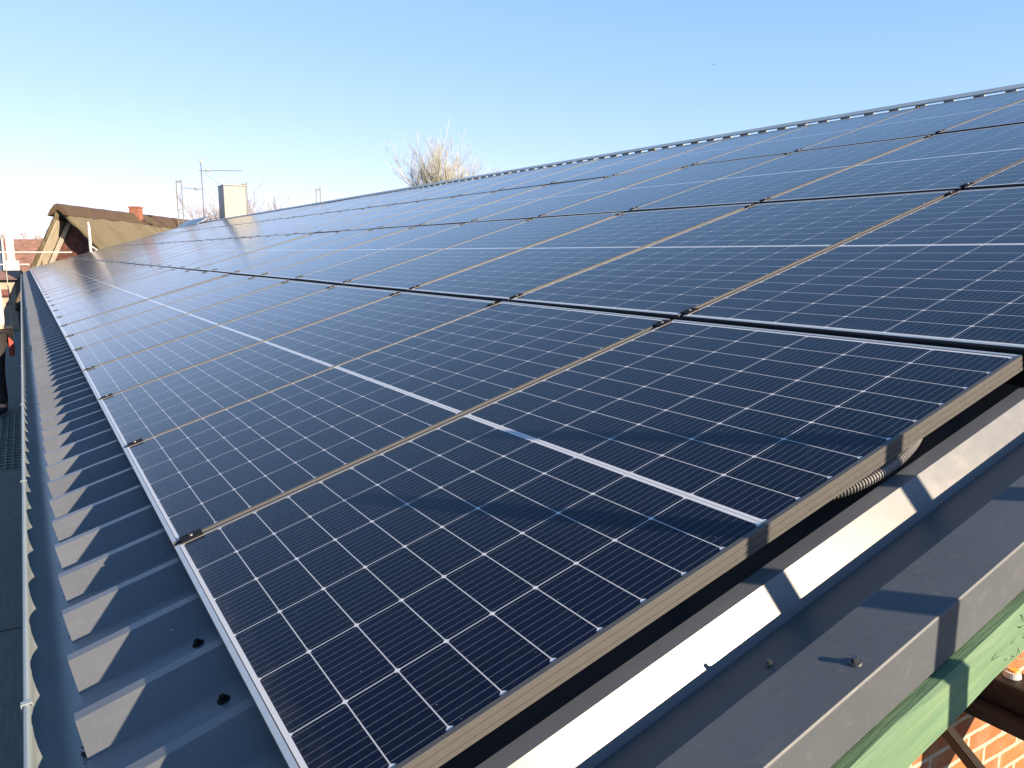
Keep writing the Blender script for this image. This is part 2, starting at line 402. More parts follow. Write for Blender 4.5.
# half-round gutter under the eave
bm = bmesh.new()
gx, gz, gr = -.257, Z0-.236, .071
out = [(gx+gr*math.cos(t), gz+gr*math.sin(t)) for t in [math.pi+math.pi*i/14 for i in range(15)]]
bead = [(gx-gr-.006+.0075*math.cos(t), gz+.003+.0075*math.sin(t)) for t in [0.2+math.pi*1.6*i/7 for i in range(8)]]
inn = [(gx+(gr-.003)*math.cos(t), gz+(gr-.003)*math.sin(t)) for t in [2*math.pi-math.pi*i/14 for i in range(15)]]
prism(bm, out+inn+bead[::1], 'y', -.12, UEND-.1, 40)
gut = obj('gutter', bm, M['gutter'], barn, smooth=True); gut.data.set_sharp_from_angle(angle=R(40))
for yy in (.95, 2.9, 4.9, 6.9):
    bm = bmesh.new()
    prof2 = [(gx-gr-.016, gz-.010), (gx-gr-.017, gz+.011), (gx-gr+.004, gz+.0135), (gx-gr+.006, gz+.004), (gx-gr+.002, gz+.011), (gx-gr-.0145, gz+.009)]
    prism(bm, prof2, 'y', yy, yy+.016)
    obj('gutter_clip', bm, M['gutter'], barn)
for yy in (9.0, 15.6):
    bm = bmesh.new()
    prism(bm, [(gx-.01, gz-.04), (gx+.012, gz-.045), (gx+.055, gz+.035), (gx+.04, gz+.045)], 'y', yy, yy+.30)
    obj('gutter_strap', bm, M['whitep'], barn)
# leaf litter caught in the gutter
bm = bmesh.new(); rr = random.Random(5)
for i in range(300):
    y = .3+rr.random()**1.6*7; x = gx+.045+rr.uniform(-.03, .014)
    tt = math.acos(max(-1, min(1, (x-gx)/(gr-.004)))); z = gz-(gr-.004)*math.sin(tt)+.004
    s_ = rr.uniform(.003, .010); a = rr.uniform(0, 6.3)
    p = [Vector((x+s_*math.cos(a+j*2.1), y+s_*1.2*math.sin(a+j*2.1), z+rr.uniform(0, .006))) for j in range(3)]
    bm.faces.new([bm.verts.new(c_) for c_ in p])
lf = obj('leaf_litter', bm, M['brown'], gut); lf['kind'] = 'stuff'

# ------------------------------------------------------------------ mounting rails
names = ['under the eave edge of the lowest panels', 'in the gap above the lowest panel row', 'in the gap above the second panel row',
         'in the gap above the third panel row', 'along the top edge of the panels below the ridge']
for k in range(5):
    c_ = k*QV - GV/2 if k not in (0, 4) else (.045 if k == 0 else 4*QV-GV-.05)
    t_ = thing('mounting_rail', 'black aluminium mounting rail ' + names[k], 'rail', P(0, c_, 0), ROOFROT, 'rails carrying the solar panels')
    hi = -.007 if k not in (0, 4) else -.0365
    bm = bmesh.new(); wd = .019
    prism(bm, [(-wd, HC+.001), (wd, HC+.001), (wd, hi), (wd*.55, hi), (wd*.45, hi-.008), (-wd*.45, hi-.008), (-wd*.55, hi), (-wd, hi)], 'y', -.004, NC*PU+.02)
    obj('rail_profile', bm, M['black'], t_)
    if k not in (0, 4):
        bm = bmesh.new(); box(bm, -.020, .020, -.010, -.0045, HC+.002, .004, .001)
        obj('end_cap', bm, M['black'], t_)

# ------------------------------------------------------------------ solar panels
def frame_bm():
    bm = bmesh.new(); fw, fh = .0105, .035
    g = .0016
    pr = [(0, -fh), (0, -.027), (g, -.0262), (g, -.0245), (0, -.0237), (0, -.0125), (g, -.0117), (g, -.010), (0, -.0092), (0, -.0006), (.0006, 0), (fw, 0), (fw, -.004), (fw-.004, -.006), (fw-.004, -fh)]
    def corner(ix, iy, o, h):
        x = o if ix == 0 else PL-o; y = o if iy == 0 else PW-o
        return bm.verts.new((x, y, h))
    rings = [[corner(ix, iy, o, h) for (o, h) in pr] for ix, iy in ((0, 0), (1, 0), (1, 1), (0, 1))]
    n = len(pr)
    for i in range(4):
        a, b = rings[i], rings[(i+1) % 4]
        for j in range(n-1):
            f_ = bm.faces.new((a[j], b[j], b[j+1], a[j+1])); f_.material_index = (1 if (j < 9 or i == 0) else 2) if i in (0, 2) else (1 if j < 9 else 0)  # one aluminium in three tones, painting how light falls on each face
        bm.faces.new((a[n-1], b[n-1], b[0], a[0]))
    return bm
def clamp_bm():
    bm = bmesh.new()
    prism(bm, [(-.021, .0008), (-.010, .0008), (-.0085, -.024), (.0085, -.024), (.010, .0008), (.021, .0008), (.021, .0036), (.0195, .0044), (-.0195, .0044), (-.021, .0036)], 'x', -.027, .027)
    return bm
def bolt_bm():
    bm = bmesh.new()
    bmesh.ops.create_cone(bm, cap_ends=True, segments=14, radius1=.0055, radius2=.005, depth=.003, matrix=Matrix.Translation((0, 0, .0059)))
    return bm
proto = thing('solar_panel', '', 'solar panel')
fr = obj('panel_frame', frame_bm(), [M['alu'], M['frame_shaded'], M['frame_dimlit']], proto)
bm = bmesh.new(); box(bm, .0075, PL-.0075, .0075, PW-.0075, -.0065, -.0015)
gl = obj('glass_face', bm, M['cells'], proto)
clamps = []
for x in (.046, PL-.046):
    c_ = obj('clamp', clamp_bm(), M['black'], proto, loc=(x, PW+GU/2, 0))
    b_ = obj('clamp_bolt', bolt_bm(), M['steel'], c_); clamps.append(c_)
def copy_tree(o, parent=None):
    c = o.copy(); COL.objects.link(c); c.parent = parent
    for ch in list(o.children): copy_tree(ch, c)
    return c
def ordn(n):
    if n == 1: return 'first'
    words = {2: 'second', 3: 'third', 4: 'fourth', 5: 'fifth', 6: 'sixth', 7: 'seventh', 8: 'eighth', 9: 'ninth', 10: 'tenth'}
    if n in words: return words[n]
    suf = 'th' if 10 < n % 100 < 14 else {1: 'st', 2: 'nd', 3: 'rd'}.get(n % 10, 'th')
    return f'{n}{suf}'
rows = ['lowest row above the gutter', 'second row up from the gutter', 'third row up from the gutter', 'top row under the ridge']
rr = random.Random(11)
for r_ in range(NR):
    for c_ in range(NC):
        o = proto if (r_ == 0 and c_ == 0) else copy_tree(proto)
        o.location = P(c_*PU, r_*QV, 0)
        o.rotation_euler = (R(rr.uniform(-.16, .16)), -TH+R(rr.uniform(-.12, .12)), 0)
        shade = 'dark navy' if c_ < 2 else ('deep blue' if c_ < 5 else ('pale' if c_ > 11 else 'sky blue'))
        if c_ == 0: lab = f'{shade} solar panel nearest the verge, {rows[r_]}'
        elif c_ == NC-1: lab = f'{shade} solar panel at the far roof end, {rows[r_]}'
        else: lab = f'{shade} solar panel, {ordn(c_+1)} from the near verge, {rows[r_]}'
        tag(o, lab, 'solar panel', 'solar panels on the barn roof')
# a ribbed cable conduit hanging out under the near panel edge
bm = bmesh.new()
ctrl = [(.16, .96, -.066), (.085, 1.04, -.066), (.034, 1.11, -.062), (.012, 1.19, -.057), (.014, 1.28, -.055), (.045, 1.38, -.058), (.12, 1.52, -.066)]
def cr(p, t):
    i = min(int(t), len(p)-2); f_ = t-i
    g_ = lambda j: Vector(p[max(0, min(len(p)-1, j))])
    a, b, c, d = g_(i-1), g_(i), g_(i+1), g_(i+2)
    return .5*((2*b)+(c-a)*f_+(2*a-5*b+4*c-d)*f_*f_+(3*b-a-3*c+d)*f_**3)
N_ = 300
cp = [cr(ctrl, i*(len(ctrl)-1)/N_) for i in range(N_+1)]
tube(bm, [(p.y, p.x, p.z) for p in cp], [.0125 if (i//2) % 2 else .0098 for i in range(N_+1)], 14)
cd = obj('cable_conduit', bm, M['conduit'], None, loc=P(0, 0, 0), rot=ROOFROT)
tag(cd, 'grey ribbed cable conduit bulging out below the near edge of the front panel', 'conduit')

# ------------------------------------------------------------------ flue casing on the ridge
fx0, fx1, fy0, fy1 = 7.36, 8.30, 35.0, 36.1
t_ = thing('chimney_casing', 'light grey boxed metal chimney casing standing at the ridge', 'chimney', (fx0, fy0, Z0+1.5))
bm = bmesh.new(); box(bm, .02, fx1-fx0-.02, .02, fy1-fy0-.02, 0, 2.05, .01)
obj('casing_body', bm, M['duct'], t_)
bm = bmesh.new(); box(bm, 0, .019, 0, fy1-fy0, 0, 2.06); box(bm, fx1-fx0-.019, fx1-fx0, 0, fy1-fy0, 0, 2.06); obj('side_shade', bm, M['darkmetal_shade'], t_)  # full-height dark sheets paint the shaded side of the casing
bm = bmesh.new(); box(bm, -.02, fx1-fx0+.02, -.02, fy1-fy0+.02, 2.065, 2.10, .008); obj('cover_plate', bm, M['duct'], t_)
# raised ridge flap beyond the casing
bm = bmesh.new()
prism(bm, [(-.55, .02), (-.55, .035), (.0, .215), (.0, .19)], 'y', 36.2, 41.5)
o = roofobj('ridge_flap', bm, M['gutter'], barn); o.location = P(0, VR, 0)

# ------------------------------------------------------------------ scaffold decks along the eave
decks = [(-2.2, 3.50, 'deck', 'near dark weathered scaffold deck beside the gutter'), (3.52, 6.92, 'deck', 'second dark scaffold deck beside the gutter, just before the grating'),
         (6.94, 9.75, 'grate', 'greenish metal grating deck in front of the worker'), (9.77, 21, 'deck', 'far grey scaffold deck behind the worker')]
DZ = Z0-1.12
for y0, y1, kd, lab in decks:
    t_ = thing('scaffold_deck', lab, 'scaffold deck', (-1.0, y0, DZ), (0, 0, 0), 'scaffold decks along the eave')
    if kd == 'deck':
        for i in range(3):
            bm = bmesh.new(); box(bm, -.30+i*.32, -.30+i*.32+.314, 0, y1-y0, -.05, 0, .006); obj('plank', bm, M['deck'], t_)
    else:
        bm = bmesh.new(); L_ = y1-y0
        for i in range(17): box(bm, -.30+i*.0587-.002, -.30+i*.0587+.002, .006, L_-.006, -.03, 0)
        for i in range(int(L_/.12)+1): box(bm, -.295, .635, i*.12+.008, i*.12+.020, -.012, -.001)
        obj('grid_bars', bm, M['grate'], t_)
        bm = bmesh.new(); box(bm, -.30, .64, 0, L_, -.05, -.034); obj('base_plate', bm, M['deck'], t_)
# standards carrying the decks (outside) with ledgers
for y in (-2.0, 3.5, 6.93, 9.76, 15, 20.6):
    t_ = thing('scaffold_standard', 'steel scaffold post standing outside the decks along the eave', 'scaffold post', (-1.62, y, 0), (0, 0, 0), 'scaffold posts outside the eave decks')
    bm = bmesh.new(); tube(bm, [(0, 0, .01), (0, 0, Z0+.2)], .024, 12); obj('tube', bm, M['scaf'], t_)
    bm = bmesh.new(); tube(bm, [(-.03, 0, DZ-.08), (1.05, 0, DZ-.08)], .022, 10); obj('transom', bm, M['scaf'], t_)
    bm = bmesh.new(); box(bm, -.075, .075, -.075, .075, 0, .008); obj('base_plate', bm, M['scaf'], t_)
# two posts at the gable side, just out of the frame, whose shadows cross the verge and the first panel
for x, y, zt, lab in ((1.215, -.95, .90, 'steel scaffold post before the gable, the one nearer the eave'), (1.60, -.95, 1.02, 'steel scaffold post before the gable, the one farther up the slope')):
    t_ = thing('scaffold_standard', lab, 'scaffold post', (x, y, 0))
    bm = bmesh.new(); tube(bm, [(0, 0, .01), (0, 0, Z0+zt)], .026, 14); obj('tube', bm, M['scaf'], t_)
    bm = bmesh.new(); box(bm, -.075, .075, -.075, .075, 0, .008); obj('base_plate', bm, M['scaf'], t_)
# dark timbers below the green beam
t_ = thing('scaffold_timber', 'wide dark brown plank running out from the brick gable', 'timber', (2.6, 0, Z0-.875))
bm = bmesh.new(); box(bm, -.085, .13, -1.5, .499, -.05, 0, .006)
for i in range(4): box(bm, -.0865, -.0855, -1.45, .48, -.044+i*.011, -.038+i*.011)
obj('plank', bm, M['brown'], t_)
bm = bmesh.new(); bar(bm, (0, .48, -.5), (0, -.9, -.06), .05, .06); obj('bracket_strut', bm, M['brown'], t_)
t_ = thing('scaffold_timber', 'narrow dark brown bar with a blue end before the brick gable', 'timber', (0, 0, 0))
bm = bmesh.new(); bar(bm, (2.325, .499, Z0-.86), (2.205, .235, Z0-.93), .034, .04, bevel=.003); obj('bar', bm, M['brown'], t_)
bm = bmesh.new(); bar(bm, (2.204, .233, Z0-.9305), (2.16, .136, Z0-.956), .036, .042, bevel=.003); obj('blue_sleeve', bm, M['bluep'], t_)
# black tool case and green crate standing on the plank
TZ = Z0-.875
t_ = thing('tool_case', 'black tool case with a round orange and white cap on the brown plank', 'tool case', (2.635, .395, TZ))
bm = bmesh.new(); box(bm, -.07, .06, -.10, .10, .001, .10, .012); obj('case_body', bm, M['blackp'], t_)
bm = bmesh.new(); bmesh.ops.create_cone(bm, cap_ends=True, segments=24, radius1=.030, radius2=.026, depth=.02, matrix=Matrix.Translation((.0, -.01, .111))); cp_ = obj('round_cap', bm, M['whitep'], t_, smooth=False)
bm = bmesh.new(); bmesh.ops.create_cone(bm, cap_ends=True, segments=24, radius1=.018, radius2=.015, depth=.006, matrix=Matrix.Translation((.004, -.014, .1245))); obj('orange_centre', bm, M['orange'], cp_)
bm = bmesh.new(); tube(bm, [(-.075, .06, .05), (-.085, .07, .075), (-.082, .09, .10), (-.07, .1, .115)], .009, 10); obj('case_handle', bm, M['whitep'], t_)
t_ = thing('crate', 'dark green plastic crate beside the black tool case', 'crate', (2.60, .155, TZ))
bm = bmesh.new()
box(bm, -.07, .13, -.16, .12, .001, .008)
for x in (-.07, .12): box(bm, x, x+.01, -.16, .12, .0085, .10)
for y in (-.16, .11): box(bm, -.0595, .1195, y, y+.01, .0085, .10)
obj('crate_shell', bm, M['greenp'], t_)
bm = bmesh.new(); box(bm, -.076, .136, -.166, -.161, .101, .108); box(bm, -.076, .136, .121, .126, .101, .108); box(bm, -.076, -.071, -.1605, .1205, .101, .108); obj('crate_rim', bm, M['whitep'], t_)
bm = bmesh.new(); box(bm, -.04, .06, -.08, .02, .009, .075, .008); o = obj('plastic_box', bm, M['bluep'], None, loc=(2.60, .155, TZ)); tag(o, 'small blue box lying inside the dark green crate', 'box')

# ------------------------------------------------------------------ worker on the deck at the left edge
def skinmesh(name, verts, edges, radii, mat, parent, sub=2, root=0):
    me = bpy.data.meshes.new(name); me.from_pydata([Vector(v) for v in verts], edges, []); me.materials.append(mat)
    o = bpy.data.objects.new(name, me); COL.objects.link(o); o.parent = parent
    o.modifiers.new('skin', 'SKIN'); 
    for i, r_ in enumerate(radii):
        sv = me.skin_vertices[0].data[i]; sv.radius = r_ if isinstance(r_, tuple) else (r_, r_); sv.use_root = (i == root)
    o.modifiers['skin'].use_smooth_shade = True
    m_ = o.modifiers.new('sub', 'SUBSURF'); m_.levels = 1; m_.render_levels = sub
    return o
wk = thing('person', 'worker in pale shirt and black trousers standing on the deck at the left edge', 'person', (-.585, 9.9, DZ), (0, 0, R(90)))
V = {}; vs = []; es = []; rs = []
def J(n, p, r_, par=None):
    V[n] = len(vs); vs.append(p); rs.append(r_)
    if par: es.append((V[par], V[n]))
# figure faces local +Y, x to its right
J('pelvis', (0, 0, .95), (.145, .10)); J('waist', (0, .01, 1.10), (.13, .095), 'pelvis'); J('chest', (0, .0, 1.32), (.16, .11), 'waist')
J('neckbase', (0, -.01, 1.47), (.075, .07), 'chest'); J('neck', (0, .01, 1.54), .055, 'neckbase'); J('jaw', (0, .035, 1.61), (.065, .075), 'neck')
J('skull', (0, .025, 1.70), (.076, .092), 'jaw'); J('crown', (0, .015, 1.765), (.06, .07), 'skull'); J('nose', (0, .13, 1.655), .012, 'jaw')
for sx, nm in ((1, 'r'), (-1, 'l')):
    J('hip'+nm, (sx*.095, 0, .90), .085, 'pelvis'); J('knee'+nm, (sx*.115, .05 if sx > 0 else .02, .50), .058, 'hip'+nm)
    J('ankle'+nm, (sx*.125, .0, .10), .042, 'knee'+nm); J('heel'+nm, (sx*.125, -.02, .045), .040, 'ankle'+nm); J('toe'+nm, (sx*.14, .16, .035), .034, 'heel'+nm)
    J('sh'+nm, (sx*.185, -.01, 1.42), .062, 'chest'); J('el'+nm, (sx*.245, .03, 1.13), .045, 'sh'+nm); J('wr'+nm, (sx*.235, .22, .96), .030, 'el'+nm)
    J('palm'+nm, (sx*.23, .29, .935), (.040, .018), 'wr'+nm)
    for k, (dx, L_) in enumerate(((-.028, .062), (-.009, .072), (.010, .068), (.027, .052))):
        J(f'f{k}a'+nm, (sx*.23+dx, .33, .925), .0095, 'palm'+nm); J(f'f{k}b'+nm, (sx*.23+dx, .33+L_*.55, .905), .0085, f'f{k}a'+nm); J(f'f{k}c'+nm, (sx*.23+dx, .33+L_*.8, .875), .0075, f'f{k}b'+nm)
    J('tha'+nm, (sx*.23-sx*.04, .30, .92), .012, 'palm'+nm); J('thb'+nm, (sx*.23-sx*.058, .335, .90), .0095, 'tha'+nm)
body = skinmesh('body', vs, es, rs, M['skin'], wk)
def sub(names, links, grow, name, mat):
    idx = {n: i for i, n in enumerate(names)}
    rad = []
    for n in names:
        q = rs[V[n]]; rad.append(tuple(x+grow for x in q) if isinstance(q, tuple) else q+grow)
    return skinmesh(name, [vs[V[n]] for n in names], [(idx[a], idx[b]) for a, b in links], rad, mat, wk)
sub(['pelvis', 'waist', 'chest', 'neckbase', 'shr', 'elr', 'wrr', 'shl', 'ell', 'wrl'],
    [('pelvis', 'waist'), ('waist', 'chest'), ('chest', 'neckbase'), ('chest', 'shr'), ('shr', 'elr'), ('elr', 'wrr'), ('chest', 'shl'), ('shl', 'ell'), ('ell', 'wrl')], .016, 'shirt', M['jacket'])
sub(['pelvis', 'hipr', 'kneer', 'ankler', 'hipl', 'kneel', 'anklel'], [('pelvis', 'hipr'), ('hipr', 'kneer'), ('kneer', 'ankler'), ('pelvis', 'hipl'), ('hipl', 'kneel'), ('kneel', 'anklel')], .022, 'trousers', M['trousers'])
for nm in 'rl': sub(['ankle'+nm, 'heel'+nm, 'toe'+nm], [('ankle'+nm, 'heel'+nm), ('heel'+nm, 'toe'+nm)], .010, 'boot', M['trousers'])
bm = bmesh.new(); sphere(bm, (0, .02, 1.735), .118, 1, 1.15, .88)
bmesh.ops.delete(bm, geom=[v for v in bm.verts if v.co.z < 1.715], context='VERTS')
bmesh.ops.create_cone(bm, cap_ends=True, segments=24, radius1=.135, radius2=.130, depth=.012, matrix=Matrix.Translation((0, .035, 1.716)))
obj('helmet', bm, M['helmet'], wk, smooth=True)
for sx in (-1, 1):
    bm = bmesh.new(); sphere(bm, (sx*.032, .108, 1.685), .011); obj('eye', bm, M['blackp'], wk, smooth=True)
bm = bmesh.new(); box(bm, -.10, .06, -.165, -.115, .66, .90, .015); pch = obj('tool_pouch', bm, M['red'], wk)
bm = bmesh.new(); box(bm, -.06, .02, -.170, -.1655, .68, .80, .002); obj('pouch_tape', bm, M['yellow'], pch)
# ------------------------------------------------------------------ far-end scaffold guard
t_ = thing('guard_rail', 'two pale horizontal guard rails at the far end of the barn', 'guard rail', (0, 43, 0))
for z, xa, xb_ in ((.735, -2.4, 1.85), (.175, -2.4, .05)):
    bm = bmesh.new(); tube(bm, [(xa, 0, Z0+z), (xb_, 0, Z0+z)], .03, 8); obj('rail', bm, M['whitep'], t_)
bm = bmesh.new(); tube(bm, [(-2.3, .06, .01), (-2.3, .06, Z0+1.0)], .028, 8); obj('rail_post', bm, M['scaf'], t_)
bm = bmesh.new(); tube(bm, [(-.9, .06, .01), (-.9, .06, Z0+.8)], .02, 8); obj('rail_post', bm, M['scaf'], t_)
t_ = thing('scaffold_standard', 'single white post standing at the far end of the roof before the thatch', 'scaffold post', (2.62, 42.35, 0))
bm = bmesh.new(); tube(bm, [(0, 0, .01), (0, 0, Z0+1.95)], .065, 10); tube(bm, [(0, 0, Z0+1.951), (-.02, 0, Z0+2.17)], .045, 10); obj('tube', bm, M['whitep'], t_)
bm = bmesh.new(); bar(bm, (.05, -.02, Z0+1.02), (.30, -.3, Z0+.80), .09, .05); obj('foot_brace', bm, M['whitep'], t_)

# ------------------------------------------------------------------ ladder tops behind the ridge
def ladder(loc, z0, z1, wd, lab, rungs, r_=.022):
    t_ = thing('ladder', lab, 'ladder', (loc[0], loc[1], 0), (0, 0, R(-10)), 'ladders rising behind the ridge')
    for sx in (-1, 1):
        bm = bmesh.new(); bar(bm, (sx*wd/2, 0, z0), (sx*wd/2*.9, 0, z1+(0.07 if sx > 0 else 0)), r_*1.5, r_*1.5, up=(0, 1, 0)); obj('stile', bm, M['dgrey'], t_)
    for z, th_ in rungs:
        bm = bmesh.new(); bar(bm, (-wd/2-.01, 0, z), (wd/2+.01, 0, z+.03), th_, th_); obj('rung', bm, M['darkmetal_shade'] if th_ > .05 else M['dgrey'], t_)
ladder((9.65, 60.0), 0, Z0+5.8, .36, 'tall pale ladder rising behind the thatched house end of the ridge', [(Z0+5.65, .13), (Z0+3.75, .05), (Z0+2.9, .05), (1.2, .05), (3, .05)], .045)
ladder((9.2, 39.15), 0, Z0+4.02, .26, 'ladder top poking out behind the grey chimney casing', [(Z0+3.95, .10), (2, .04), (3.5, .04)], .03)
ladder((9.2, 28.0), 0, Z0+3.06, .16, 'small dark ladder top standing alone above the ridge', [(Z0+2.98, .07), (2, .03), (3.5, .03)], .022)

# ------------------------------------------------------------------ aerial mast
t_ = thing('aerial_mast', 'thin aerial mast with two antennas behind the ridge', 'antenna', (9.5, 50.9, 0))
bm = bmesh.new(); tube(bm, [(0, 0, 0), (0, 0, Z0+6.15)], .03, 8); obj('mast', bm, M['dgrey'], t_)
def yagi(z, sgn, L_, tilt):
    bm = bmesh.new()
    a = Vector((0, 0, z)); d = Vector((sgn, -.25, tilt)).normalized(); s_ = Vector((.25, 1, .3)).normalized()
    tube(bm, [a-d*.15, a+d*L_], .02, 6)
    for i in range(9):
        c_ = a+d*(L_*(.12+.88*i/8)); hw = .42-.02*i
        tube(bm, [c_-s_*hw, c_+s_*hw], .008, 5)
    box(bm, sgn*.35-.1, sgn*.35+.1, -.15, .05, z-.09, z+.05)
    obj('antenna', bm, M['dgrey'], t_)
yagi(Z0+5.65, 1, 2.3, .02); yagi(Z0+4.55, -1, 1.2, .0); 
bm = bmesh.new(); tube(bm, [(0, 0, Z0+5.6), (.9, -.2, Z0+4.9), (2.2, -.4, Z0+4.6)], .012, 5); obj('stay', bm, M['dgrey'], t_)
bm = bmesh.new(); box(bm, -.05, .05, -.05, .05, Z0+6.1, Z0+6.3); obj('mast_head', bm, M['darkmetal_shade'], t_)

# ------------------------------------------------------------------ thatched house
ang = math.atan2(10.08, 20.0)                                      # ridge heads away to the right
th = thing('thatched_house', 'thatched house with steep golden roof, brown ridge and dark brick gable', 'house', (1.56, 46, 0), (0, 0, -ang))
RZt = Z0+3.06
LEN, HW, EZ = 24.0, 5.0, Z0-1.9                                 # length, half width, eave height
slope = (RZt-EZ)/HW
SL = {1: 1.12, -1: 1.95}                                          # the hidden side of the roof is the steeper one
WID = {k_: (RZt-EZ)/q_ for k_, q_ in SL.items()}
def thatch(side):
    bm = bmesh.new(); nx, ny = 26, 60; tkn = .22
    rr = random.Random(side+3)
    def grid(off):
        g_ = []
        for j in range(ny+1):
            y = LEN*j/ny; row = []
            for i in range(nx+1):
                x = WID[side]*i/nx
                z = RZt - x*SL[side] + .08*math.sin(x*.63) - off*SL[side]**.5
                row.append(bm.verts.new((side*(x+.02), y + rr.uniform(-.05, .05), z+rr.uniform(-.055, .055))))
            g_.append(row)
        return g_
    a = grid(0); b = grid(tkn*1.3)
    for g_, fl in ((a, 1), (b, 0)):
        for j in range(ny):
            for i in range(nx): bm.faces.new((g_[j][i], g_[j][i+1], g_[j+1][i+1], g_[j+1][i]))
    for i in range(nx):
        for j in (0, ny): bm.faces.new((a[j][i], a[j][i+1], b[j][i+1], b[j][i]))
    for j in range(ny):
        for i in (0, nx): bm.faces.new((a[j][i], a[j+1][i], b[j+1][i], b[j][i]))
    return obj('thatch', bm, M['thatch'], th, smooth=True)
thatch(1); thatch(-1)
bm = bmesh.new(); rr = random.Random(4); rings = []
for j in range(70):
    y = -.12+(LEN+.2)*j/69; s_ = 1+.06*math.sin(j*.9)+rr.uniform(-.03, .03)
    if j > 22: s_ *= 1.0+.25*min(1, (j-22)/18)
    rp = [(-.62, -.80), (-.40, -.28), (-.18, .10), (0, .20), (.18, .10), (.40, -.28), (.62, -.80), (.40, -.75), (0, -.3), (-.40, -.75)]
    rings.append([bm.verts.new((x*s_, y, RZt+z*s_+.02)) for x, z in [(p_*.85, q_*.62-.02) for p_, q_ in rp]])
for r0, r1 in zip(rings, rings[1:]):
    for k in range(10): bm.faces.new((r0[k], r0[(k+1) % 10], r1[(k+1) % 10], r1[k]))
bm.faces.new(rings[0]); bm.faces.new(rings[-1][::-1])
obj('thatch_ridge', bm, M['heather'], th)
bm = bmesh.new(); rec = 1.0
wl, wr = WID[-1]-.5, WID[1]-.6
prism(bm, [(-wl, 0), (wr, 0), (wr, RZt-wr*SL[1]-.50), (0, RZt-.50), (-wl, RZt-wl*SL[-1]-.50)], 'y', rec, LEN-.8)
obj('brick_wall', bm, M['darkbrick'], th)
for sx in (-1,):                                                 # cream soffit boards and grey barge boards under the overhang
    q_ = SL[sx]; n_ = Vector((sx*q_, 0, 1)).normalized()
    a = Vector((sx*.16, .55, RZt-.16*q_-.42)); b = Vector((sx*(WID[sx]-.2), .55, RZt-(WID[sx]-.2)*q_-.42))
    bm = bmesh.new(); bar(bm, a, b, 1.05, .04, up=n_); obj('soffit', bm, M['cream'], th)
    off = Vector((-sx*.20, .38, -.10))
    bm = bmesh.new(); bar(bm, a+off, b+off, .06, .22, up=n_); obj('barge_board', bm, M['greyb'], th)
bm = bmesh.new(); box(bm, -.30, .30, 0, .66, 0, 1.15, .01); box(bm, -.34, .34, -.04, .70, 1.151, 1.25, .01)
ch = obj('house_chimney', bm, M['chimbrick'], th, loc=(.15, 9.6, RZt-.72))

# ------------------------------------------------------------------ houses at the left, beyond the yard
t_ = thing('house', 'house with a weathered red tiled roof beyond the thatched gable', 'house', (-3.5, 74, 0), (0, 0, R(-8)))
bm = bmesh.new(); box(bm, -6, 14, -4, 4, 0, 2.95); obj('wall', bm, M['beige'], t_)
bm = bmesh.new(); prism(bm, [(-4.6, 2.7), (0, 5.08), (4.6, 2.7), (4.6, 2.5), (0, 4.85), (-4.6, 2.5)], 'x', -6.5, 14.5); obj('roof', bm, M['tiles'], t_)
for x in (-1, 2, 5, 8):
    bm = bmesh.new(); box(bm, x, x+1, -4.06, -4.005, 1, 2.3); obj('window', bm, M['glassw'], t_)
t_ = thing('beige_house', 'small beige house with dark red shutters past the far gutter end', 'house', (-1.9, 48.5, 0), (0, 0, R(-4)))
bm = bmesh.new(); box(bm, -4.4, 1.25, 0, 6, 0, 2.62); obj('wall', bm, M['beige'], t_)
bm = bmesh.new(); prism(bm, [(-.35, 2.623), (3, 3.05), (6.4, 2.623)], 'x', -4.6, 1.4); obj('roof', bm, M['tiles'], t_)
for x, z, ww, hh in ((.62, 1.70, .36, .42), (.78, 1.30, .22, .14), (-.6, 1.2, .6, .9)):
    bm = bmesh.new(); box(bm, x, x+ww, -.05, -.002, z, z+hh); obj('shutter', bm, M['darkred'], t_)
t_ = thing('white_chimney', 'white rendered chimney on a broad base before the red tiled roof', 'chimney', (-.80, 60, 0))
bm = bmesh.new(); box(bm, -.22, .21, -.3, .3, 3.501, Z0+1.78, .01); obj('stack', bm, M['render'], t_)
bm = bmesh.new(); box(bm, -.36, .40, -.5, .6, 0, 3.5, .01); obj('chimney_base', bm, M['render'], t_)
t_ = thing('slate_house', 'house with a dark blue slate roof at the left edge', 'house', (-3.85, 66, 0))
bm = bmesh.new(); box(bm, -5, 2.2, -3, 3, 0, 2.6); obj('wall', bm, M['render'], t_)
bm = bmesh.new(); prism(bm, [(-3.4, 2.601), (0, 4.85), (3.4, 2.601)], 'x', -5.3, 2.5); obj('roof', bm, M['slateblue'], t_)
bm = bmesh.new(); bar(bm, (2.56, -3.3, 2.75), (2.56, 0, 4.93), .1, .16); obj('verge_board', bm, M['render'], t_)

